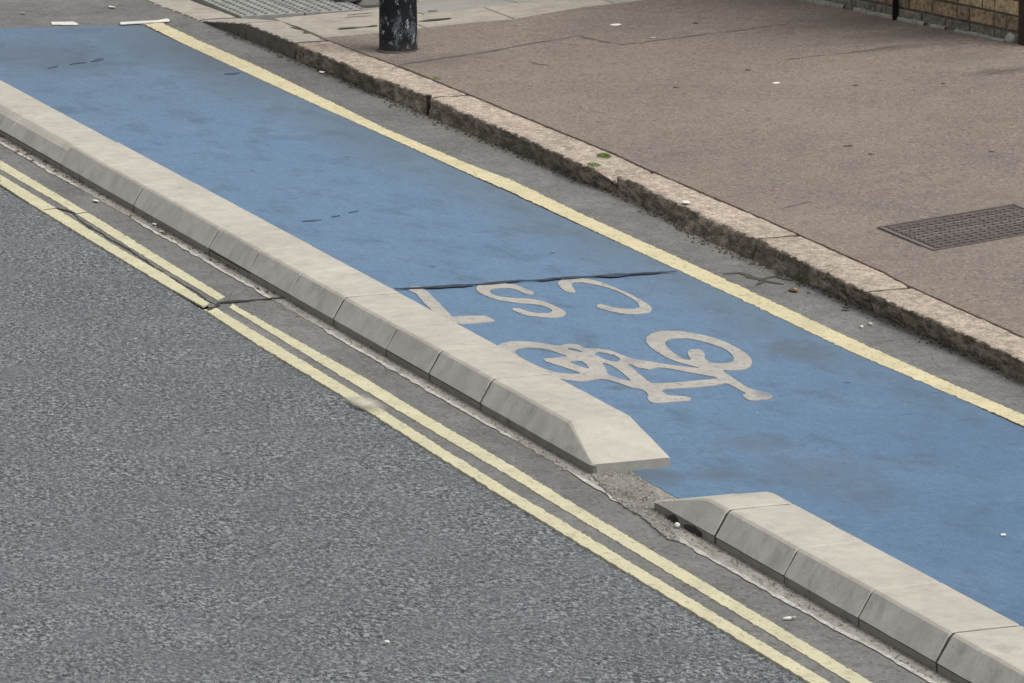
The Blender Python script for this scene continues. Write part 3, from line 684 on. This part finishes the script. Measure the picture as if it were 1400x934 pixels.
# dark open slots in the slabs
for px in ([(463, 40), (490, 38), (516, 35.5)], [(570, 30), (595, 27.6), (617, 25.3)], [(475, 21.5), (492, 20), (510, 18.5)], [(586, 16), (599, 15.2)], [(400, 36), (411, 40), (421, 45)]):
    pts = [GF(*p) for p in px]
    tag(flat('slab_joint', MAT['crack'], ribbon(pts, .024 if px[0][0] == 400 else .04, 0, False, .4), z=.0035, thick=0, zf=foot_z), kind='structure')
tag(flat('slab_bed', MAT['soil'], [Vector((1.84, 7.5)), Vector((9, 8.6)), Vector((9, 14)), Vector((1.84, 14))], z=-.02, thick=0, zf=lambda x, y: foot_z(x, y) if False else 0.0), kind='structure')
# tactile pavers
TAC = tag(bpy.data.objects.new('tactile_paving', None), kind='structure'); COL.objects.link(TAC)
def paver_mesh():
    vs = []; fs = []; h = .1965
    for z in (-.04, -.002): vs += [(-h, -h, z), (h, -h, z), (h, h, z), (-h, h, z)]
    i = h-.004; vs += [(-i, -i, 0), (i, -i, 0), (i, i, 0), (-i, i, 0)]
    for b in (0, 4): fs += [(b+k, b+(k+1) % 4, b+4+(k+1) % 4, b+4+k) for k in range(4)]
    fs.append((8, 9, 10, 11))
    for a in range(6):
        for c in range(6):
            cx, cy = -.165+.066*a, -.165+.066*c; b = len(vs)
            for r, z in ((.0135, .0002), (.010, .0075)):
                for k in range(8): t = k*PI/4; vs.append((cx+r*math.cos(t), cy+r*math.sin(t), z))
            fs += [(b+k, b+(k+1) % 8, b+8+(k+1) % 8, b+8+k) for k in range(8)]; fs.append(tuple(range(b+8, b+16)))
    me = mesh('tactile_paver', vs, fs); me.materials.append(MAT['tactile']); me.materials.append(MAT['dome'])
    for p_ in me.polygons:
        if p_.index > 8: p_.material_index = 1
    return me
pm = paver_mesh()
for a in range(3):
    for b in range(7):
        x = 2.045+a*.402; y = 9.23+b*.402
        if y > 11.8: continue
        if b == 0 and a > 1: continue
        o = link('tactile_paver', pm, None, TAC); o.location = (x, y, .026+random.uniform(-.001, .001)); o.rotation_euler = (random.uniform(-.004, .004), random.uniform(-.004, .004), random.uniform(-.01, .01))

# ------------------------------------------------------------------ iron inspection cover
A, Bq, Cq = GF(1200, 311, .003), GF(1276, 343, .003), GF(1400, 321.5, .003)
ux = Vector((Cq.x-Bq.x, Cq.y-Bq.y)).normalized(); uy = Vector((A.x-Bq.x, A.y-Bq.y)); LY = uy.length; uy.normalize()
root = bpy.data.objects.new('inspection_cover', None); COL.objects.link(root)
tag(root, 'dark ribbed iron inspection cover set in the brown footway at the right', 'cover')
LX = .79
def cover_pt(u, v, dz): 
    p = Vector((Bq.x, Bq.y))+ux*u+uy*v
    return (p.x, p.y, foot_z(p.x, p.y)+dz)
def cover_box(name, u0, u1, v0, v1, z0, z1, mat, store=None):
    vs = [cover_pt(u, v, z) for z in (z0, z1) for u, v in ((u0, v0), (u1, v0), (u1, v1), (u0, v1))]
    fs = [(4, 5, 6, 7), (0, 1, 5, 4), (1, 2, 6, 5), (2, 3, 7, 6), (3, 0, 4, 7)]
    if store is not None:
        b = len(store[0]); store[0].extend(vs); store[1].extend([tuple(i+b for i in f) for f in fs]); return
    return link(name, mesh(name, vs, fs), mat, root)
cover_box('plate', .0, LX, 0, LY, -.01, .0022, MAT['iron'])
for (u0, u1, v0, v1) in ((0, LX, 0, .014), (0, LX, LY-.016, LY), (0.0, .022, .016, LY-.018), (LX-.02, LX, .016, LY-.018)):
    cover_box('frame_bar', u0, u1, v0, v1, -.005, .0065, MAT['iron'] if v1 < .1 or v0 > .4 else MAT['iron_worn'])
for j in range(11):
    v = .034+(LY-.068)*(j+.5)/11
    cover_box('rib', .034, LX-.034, v-.011, v+.011, .002, .0068+.0004*(j % 2), MAT['iron_worn'] if j in (4, 5, 8) else MAT['iron'])
st = ([], [])
for i in range(15):
    u = .05+(LX-.1)*i/14
    cover_box('', u-.006, u+.006, .032, LY-.032, .002, .0074, None, st)
tag(link('cross_ribs', mesh('cross_ribs', *st), MAT['iron'], root), kind='stuff')
vs = [cover_pt(-.012, -.022, .0012), cover_pt(LX+.01, -.022, .0012), cover_pt(LX+.01, .0, .0012), cover_pt(-.002, .0, .0012), cover_pt(-.002, LY, .0012), cover_pt(-.012, LY, .0012)]
link('dirt_gap', mesh('dirt_gap', vs, [(0, 1, 2, 3), (0, 3, 4, 5)]), MAT['crack'], root)

# ------------------------------------------------------------------ posts
def post(name, pl, pr, prof, label, matn='pole'):
    a, b = GF(*pl), GF(*pr); c = (a+b)/2; r = (b-a).length/2
    root = bpy.data.objects.new(name, None); COL.objects.link(root); root.location = (c.x, c.y, foot_z(c.x, c.y)); tag(root, label, 'post')
    return root, r
root, r = post('lamp_post', (518.5, 70), (570.5, 67), None, 'thick black iron post with peeling paint, standing by the granite kerb')
lathe('shaft', [(r*1.0, -.05), (r*1.0, .02), (r*.985, .3), (r*.97, 1.2), (r*.93, 1.25), (r*.8, 1.35), (r*.6, 1.5), (r*.45, 4.6)], 40, MAT['pole'], root)
def rubble_ring():
    vs = []; fs = []; n = 40
    for k in range(n):
        a = 2*PI*k/n; w_ = r+.016+.022*nz(math.cos(a)*2, math.sin(a)*2, 3)+.012*nz(math.cos(a)*6, math.sin(a)*6, 3)
        vs.append((r*.99*math.cos(a), r*.99*math.sin(a), .008)); vs.append((w_*math.cos(a), w_*math.sin(a), .001))
    fs = [(2*k, 2*k+1, 2*((k+1) % n)+1, 2*((k+1) % n)) for k in range(n)]
    link('mortar_collar', mesh('mortar_collar', vs, fs), MAT['soil'], root)
rubble_ring()
r2, rr = post('signal_post', (461, 1.5), (485, .5), None, 'slimmer black post behind, only its foot showing at the top edge')
lathe('shaft', [(rr*1.15, -.05), (rr*1.15, .06), (rr, .08), (rr, 3.2)], 28, MAT['black'], r2)
lathe('base_plate', [(rr*1.8, 0), (rr*1.8, .012), (rr*1.2, .02)], 28, MAT['black'], r2)

# ------------------------------------------------------------------ brick wall
W0, W1 = GF(1392, 60), GF(1097, 0)
wd_ = Vector((W1.x-W0.x, W1.y-W0.y)).normalized(); wn_ = Vector((-wd_.y, wd_.x))      # wn_ points to the street side
if wn_.x > 0: wn_ = -wn_
zb0, slope = foot_z(W0.x, W0.y), 0
wall = bpy.data.objects.new('brick_wall', None); COL.objects.link(wall)
tag(wall, 'old London brick wall at the top right with grimy lower courses', 'wall')
wall.location = (W0.x, W0.y, zb0); wall.rotation_euler = (0, 0, math.atan2(wd_.y, wd_.x))
# local axes: x along the wall away from the camera, +y towards the street (flip if needed)
side = 1 if (Matrix.Rotation(wall.rotation_euler.z, 2) @ Vector((0, 1))).dot(wn_) > 0 else -1
LEN, BL, BH, J = 5.4, .212, .074, .014
def bvs(x0, x1, y0, y1, z0, z1, b=.004):
    return [(x0, y0, z0), (x1, y0, z0), (x1, y0, z1), (x0, y0, z1), (x0+b, y1, z0+b), (x1-b, y1, z0+b), (x1-b, y1, z1-b), (x0+b, y1, z1-b),
            (x0, y1-b*side, z0), (x1, y1-b*side, z0), (x1, y1-b*side, z1), (x0, y1-b*side, z1)]
BF = [(4, 5, 6, 7), (8, 9, 5, 4), (9, 10, 6, 5), (10, 11, 7, 6), (11, 8, 4, 7), (0, 1, 9, 8), (1, 2, 10, 9), (2, 3, 11, 10), (3, 0, 8, 11)]
box('mortar_core', MAT['brickmortar'], 0, LEN, -side*.20 if side > 0 else -side*.004+.0, 0-.008*side if side > 0 else .2, -.1, 2.0, wall) if False else None
def core():
    ya, yb = sorted((-.006*side, -.21*side))
    vs = [(x, y, z) for z in (-.1, 2.0) for x, y in ((0.004, ya), (LEN, ya), (LEN, yb), (0.004, yb))]
    link('mortar_core', mesh('mortar_core', vs, [(0, 3, 2, 1), (4, 5, 6, 7), (0, 1, 5, 4), (1, 2, 6, 5), (2, 3, 7, 6), (3, 0, 4, 7)]), MAT['brickmortar'], wall)
core()
rnd = random.Random(11); up = ([], [])
for row in range(22):
    z0 = -.02+row*(BH+J); x = 0; k = 0
    while x < LEN:
        L_ = BL if (k or row % 2 == 0) else BL*.48
        if row > 0 and rnd.random() < .10: L_ = BL*.48
        x1 = min(x+L_, LEN); pr = rnd.uniform(0, .005)
        v = bvs(x, x1, -.1*side, pr*side, z0, z0+BH)
        v = [(a+rnd.uniform(-.0015, .0015), b, c+rnd.uniform(-.0015, .0015)) for a, b, c in v]
        if row < 6:
            t = rnd.random()
            if row == 0: kd = 'dirty' if t < .5 else 'grey'
            elif row == 1: kd = 'brown' if t < .45 else ('grey' if t < .75 else 'tan')
            else: kd = 'tan' if t < .5 else ('buff' if t < .75 else 'brown')
            if row >= 2 and x < .35: kd = 'buff'
            link('brick', mesh('brick', v, BF), BR[kd], wall)
        else:
            b = len(up[0]); up[0].extend(v); up[1].extend([tuple(i+b for i in f) for f in BF])
        x = x1+J; k += 1
tag(link('upper_brickwork', mesh('upper_brickwork', *up), BR['tan'], wall), kind='stuff')
# broken mortar fillet at the wall foot
vs = []; fs = []
n = 150
for i in range(n+1):
    u = .10+4.9*i/n; a = .018+.016*nz(u*6, 3)+.010*nz(u*23, 8); 
    for (o_, z_) in ((-.004, .012+.008*nz(u*7, 1)), (.012, .010+.008*nz(u*9, 4)), (max(.014, a), .003+.006*max(0, nz(u*11, 2))), (max(.02, a*1.15), -.02)):
        vs.append((u, o_*side, z_))
for i in range(n):
    if nz(i*.17, 5) < -.18: continue
    for j in range(3): fs.append((i*4+j, (i+1)*4+j, (i+1)*4+j+1, i*4+j+1))
tag(link('mortar_fillet', mesh('mortar_fillet', vs, fs), MAT['mortar'], wall), kind='stuff')
# fall of the ground along the wall is small; pipe, timber post and guard stone
def wall_pt(px, py): return GF(px, py)
p = GF(1224, 27); pr_ = bpy.data.objects.new('downpipe', None); COL.objects.link(pr_); pr_.location = (p.x, p.y, p.z); tag(pr_, 'narrow black pipe running up the brick wall at the top right', 'pipe')
lathe('tube', [(.017, -.01), (.017, 2.1)], 14, MAT['black'], pr_, (0, .0, 0))
lathe('collar', [(.024, .5), (.024, .56)], 14, MAT['black'], pr_, (0, 0, 0))
q = W0-Vector((wd_.x, wd_.y, 0))*.075
gate = bpy.data.objects.new('gate_post', None); COL.objects.link(gate); gate.location = (q.x, q.y, zb0); gate.rotation_euler = wall.rotation_euler
tag(gate, 'dark brown timber post at the near end of the brick wall', 'post')
box('post_body', MAT['wood'], -.065, .065, min(-side*.16, side*.012), max(-side*.16, side*.012), -.05, 2.0, gate, .006)
box('post_cap', MAT['wood'], -.08, .08, min(-side*.18, side*.03), max(-side*.18, side*.03), 2.0, 2.03, gate, .006)
def pebble(name, mat, p, rx, ry, rz, sd=0, seg=2):
    bm = bmesh.new(); bmesh.ops.create_icosphere(bm, subdivisions=seg, radius=1)
    for v in bm.verts:
        k = 1+.22*nz(v.co.x*1.6+sd, v.co.y*1.6, v.co.z*1.6); v.co = Vector((v.co.x*rx*k, v.co.y*ry*k, v.co.z*rz*k+rz*.5))
    me = bpy.data.meshes.new(name); bm.to_mesh(me); bm.free()
    o = link(name, me, mat); o.location = p; me.polygons.foreach_set('use_smooth', [True]*len(me.polygons)); return o
tag(pebble('guard_stone', MAT['stone'], GF(1383, 58), .032, .04, .038, 2, 3), 'small rounded pale stone at the foot of the dark timber post', 'stone')

# ------------------------------------------------------------------ weeds, litter, leaves
def tuft(px, py, n, hgt, spread, label, foot=True, zz=0):
    p = GF(px, py) if foot else G(px, py, zz); rnd = random.Random(int(px)); vs = []; fs = []
    for i in range(n):
        a = rnd.random()*2*PI; d = rnd.random()**.5; x, y = spread[0]*d*math.cos(a), spread[1]*d*math.sin(a)
        h = hgt*rnd.uniform(.5, 1)*(1.2-d*.6); b = len(vs); t = rnd.random()*2*PI; w_ = rnd.uniform(.0015, .0035)
        lx, ly = rnd.uniform(-1, 1)*h*.6, rnd.uniform(-1, 1)*h*.6
        c, s = math.cos(t)*w_, math.sin(t)*w_
        vs += [(x-c, y-s, 0), (x+c, y+s, 0), (x+lx*.4+c*.9, y+ly*.4+s*.9, h*.6), (x+lx*.4-c*.9, y+ly*.4-s*.9, h*.6), (x+lx, y+ly, h)]
        fs += [(b, b+1, b+2, b+3), (b+3, b+2, b+4)]
    o = link('weed_tuft', mesh('weed_tuft', vs, fs), MAT['grass']); o.location = p; return tag(o, label, 'weed', 'weeds in the granite kerb')
tuft(826, 214, 150, .020, (.03, .05), 'bright green weed tuft on top of the granite kerb at a joint')
tuft(989, 334, 150, .065, (.016, .06), 'dark green weed growing against the kerb face at the foot of a joint', False, .005)
tuft(645, 181, 70, .035, (.012, .05), 'small weed at the foot of the kerb, left of the bright tuft', False, .005)
tuft(812, 226, 110, .010, (.03, .05), 'low mossy growth on the chipped corner below the bright green tuft')
tuft(597, 108, 40, .010, (.02, .04), 'tiny low weed along the back edge of the kerb near the black post')
sp = G(594, 160, 0); zt = .103
o = bpy.data.objects.new('iron_spike', None); COL.objects.link(o)
o.location = (lerp_tab(XTOP, 5.42)-.008, 5.42, 0); tag(o, 'short dark iron spike standing against the granite kerb face at a joint', 'spike')
box('spike_shank', MAT['rust'], -.012, .006, -.008, .008, -.01, .098, o, .002)
box('spike_head', MAT['rust'], -.016, .012, -.013, .013, .0975, .112, o, .004)
def scrap(px, py, w_, d_, mat, label, cat, name='paper_scrap', foot=False, group=None, h=.006, rot=0):
    p = GF(px, py) if foot else G(px, py, .010)
    rnd = random.Random(int(px*7+py)); n = 7; vs = []; 
    for k in range(n):
        a = 2*PI*k/n; q = rnd.uniform(.75, 1.1); vs.append((w_*q*math.cos(a), d_*q*math.sin(a), h*rnd.uniform(.2, 1)))
    vs.append((0, 0, h*1.2)); b = len(vs); vs += [(x*.95, y*.95, z-.003 if z > .003 else 0) for x, y, z in vs[:n]]
    fs = [(k, (k+1) % n, n) for k in range(n)]+[(b+k, b+(k+1) % n, (k+1) % n, k) for k in range(n)]
    o = link(name, mesh(name, vs, fs), MAT[mat]); o.location = p; o.rotation_euler = (0, 0, rot); return tag(o, label, cat, group)
scrap(842, 34.5, .038, .03, 'paper', 'larger white paper scrap on the footway beyond the long crack', 'litter', foot=True, rot=.1)
scrap(893, 52, .03, .02, 'stone', 'pale torn scrap beside the long footway crack', 'litter', foot=True)
scrap(1061, 114, .026, .022, 'paper', 'white scrap alone in the middle of the brown footway', 'litter', foot=True)
scrap(938, 277, .020, .035, 'paper', 'white chewing gum blob on top of the granite kerb', 'litter', 'gum_blob', foot=True)
scrap(440, 99, .016, .03, 'paper', 'white scrap in the gutter below the black post', 'litter')
scrap(1087, 396, .008, .02, 'orange', 'small orange and white scrap by the granite kerb', 'litter')
scrap(1085, 397, .02, .04, 'leaf', 'dark leaf under the orange scrap by the granite kerb', 'leaf', 'dead_leaf', h=.004)
scrap(131, 275, .014, .03, 'paper', 'white scrap at the foot of the concrete kerb near the left edge', 'litter')
scrap(212, 307, .014, .025, 'paper', 'white scrap against the concrete kerb plinth, farther from the left edge', 'litter')
scrap(221, 317, .012, .02, 'stone', 'small pale stone chip beside the white scrap at the kerb plinth', 'litter')
scrap(1371, 732, .009, .014, 'paper', 'tiny white fleck on the blue lane near the right edge', 'litter')
scrap(153, 10, .022, .04, 'paper', 'white scrap on the asphalt beyond the blue lane, right one', 'litter')
scrap(31, 18, .018, .03, 'stone', 'pale scrap on the asphalt beyond the blue lane, left one', 'litter')
scrap(1157, 423, .018, .022, 'dark', 'dark lump in the gutter beside the clean joint of the granite kerb', 'litter', h=.012)
scrap(1178, 447, .008, .014, 'paper', 'tiny pale stone in the gutter, left of a similar one', 'litter')
scrap(1190, 443, .008, .014, 'paper', 'tiny pale stone in the gutter, right of a similar one', 'litter')
scrap(529, 878, .009, .013, 'paper', 'tiny white fleck on the coarse carriageway near the bottom', 'litter')
for (px, py, wv, lab) in ((1160, 200, .03, 'thin dark leaf lying in the middle of the footway'), (1191, 211, .015, 'small dark leaf just right of the longer thin one'), (1356, 208, .02, 'dark leaf on the footway near the right edge'), (924, 120, .018, 'dark leaf on the footway above the bright weed'),
                     (1170, 117, .018, 'dark leaf on the footway below the brick wall'), (951, 32, .018, 'dark leaf on the footway beyond the long crack'), (1290, 115, .014, 'tiny dark leaf on the footway at the right'), (1023, 96, .02, 'dark speck of leaf on the footway left of the white scrap')):
    scrap(px, py, wv, .018, 'leaf', lab, 'leaf', 'dead_leaf', foot=True, group='dead leaves on the footway', h=.005)
def butt(px, py, rot, label):
    p = G(px, py, .013); root = bpy.data.objects.new('cigarette_butt', None); COL.objects.link(root); root.location = p; root.rotation_euler = (0, 0, rot); tag(root, label, 'litter')
    for nm, mt, x0, x1 in (('paper', 'paper', -.022, .006), ('filter', 'stone', .006, .022)):
        o = lathe(nm, [(.005, x0), (.005, x1)], 8, MAT[mt], root); o.rotation_euler = (0, PI/2, 0)
butt(1079, 845, -.05, 'cigarette butt on the asphalt between the concrete kerb and the yellow lines')
tag(pebble('bottle_cap', MAT['paper'], G(926, 720, .012), .010, .014, .010, 4), 'round white lump in front of the hole in the kerb plinth', 'litter')
for (px, py, a, b) in ((928, 708, .018, .010), (948, 722, .016, .012)):
    pass
# dark raised pieces stand in for shaded holes in the rising end block's plinth
for k, (y0_, y1_) in enumerate(((-3.10, -3.03), (-3.31, -3.17))):
    vs = [(-.5935, y0_, .0), (-.5935, y1_, .0), (-.5935, y1_+.0, .022), (-.5935, (y0_+y1_)/2, .033), (-.5935, y0_, .024)]
    vs += [(x-.010, y, z*.9) for x, y, z in vs]
    tag(link('shaded_hole', mesh('shaded_hole', vs, [(0, 1, 2, 3, 4), (9, 8, 7, 6, 5), (0, 5, 6, 1), (1, 6, 7, 2), (2, 7, 8, 3), (3, 8, 9, 4), (4, 9, 5, 0)]), MAT['dark']), 'dark piece for a shaded hole in the rising block plinth, '+('beside the white lump' if k == 0 else 'nearer than the white lump'), 'hole')
# grit and leaf scraps gathered along the kerbs
def debris(name, n, xf, y0, y1, mat, label, sd, size=(.003, .009), dens=None):
    rnd = random.Random(sd); vs = []; fs = []
    for i in range(n):
        y = rnd.uniform(y0, y1)
        if dens and rnd.random() > dens(y): continue
        x = xf(y)+abs(rnd.gauss(0, 1))*.028*(-1); r = rnd.uniform(*size); b = len(vs); a0 = rnd.random()*6; e = rnd.uniform(.5, 1.8)
        for k in range(5): a = a0+k*2*PI/5; vs.append((x+r*math.cos(a)*e, y+r*1.6*math.sin(a), .006))
        vs.append((x, y, .010+r*rnd.uniform(.3, .9))); fs += [(b+k, b+(k+1) % 5, b+5) for k in range(5)]
    tag(link(name, mesh(name, vs, fs), MAT[mat]), label, 'debris', kind='stuff')
debris('gutter_grit', 420, lambda y: lerp_tab(XBAS, y)-.004, -2.2, 8.6, 'pebble', 'grit and dirt gathered at the foot of the granite kerb', 5, (.002, .006))
debris('gutter_dirt', 420, lambda y: lerp_tab(XBAS, y)-.002, -2.2, 8.6, 'soil', 'dark crumbs of dirt at the foot of the granite kerb', 15, (.003, .008))
debris('kerb_grit', 900, lambda y: -.594, -5.6, 6.5, 'pebble', 'grit gathered at the foot of the concrete kerb', 6, (.003, .007))
debris('leaf_litter', 130, lambda y: -.596, .8, 6.2, 'leaf', 'brown leaf bits caught at the foot of the concrete kerb on the left', 8, (.004, .011), lambda y: .25+.75*(nz(y*1.7, 3) > .0))
# added pale smudge in the shape of a retouching mark on the near yellow line
q = G(499, 556, 0)
sm = M('retouch_smudge', .9, .2); sm.color(var(sm, (.46, .44, .365), 1, (sm.noise(30, 4, .7), .25), (sm.noise(6, 3, .6), .15)))
al = sm.blob(q.x, q.y, .062, .17, .12)
sm.put(sm.b.inputs['Alpha'], sm.math('MULTIPLY', al, .9))
cir = [Vector((q.x+.12*math.cos(a*PI/16), q.y+.48*math.sin(a*PI/16))) for a in range(32)]
tag(flat('retouch_patch', sm.m, cir, z=.0165, thick=0), 'pale added smudge, a retouching mark over the near yellow line', 'smudge')
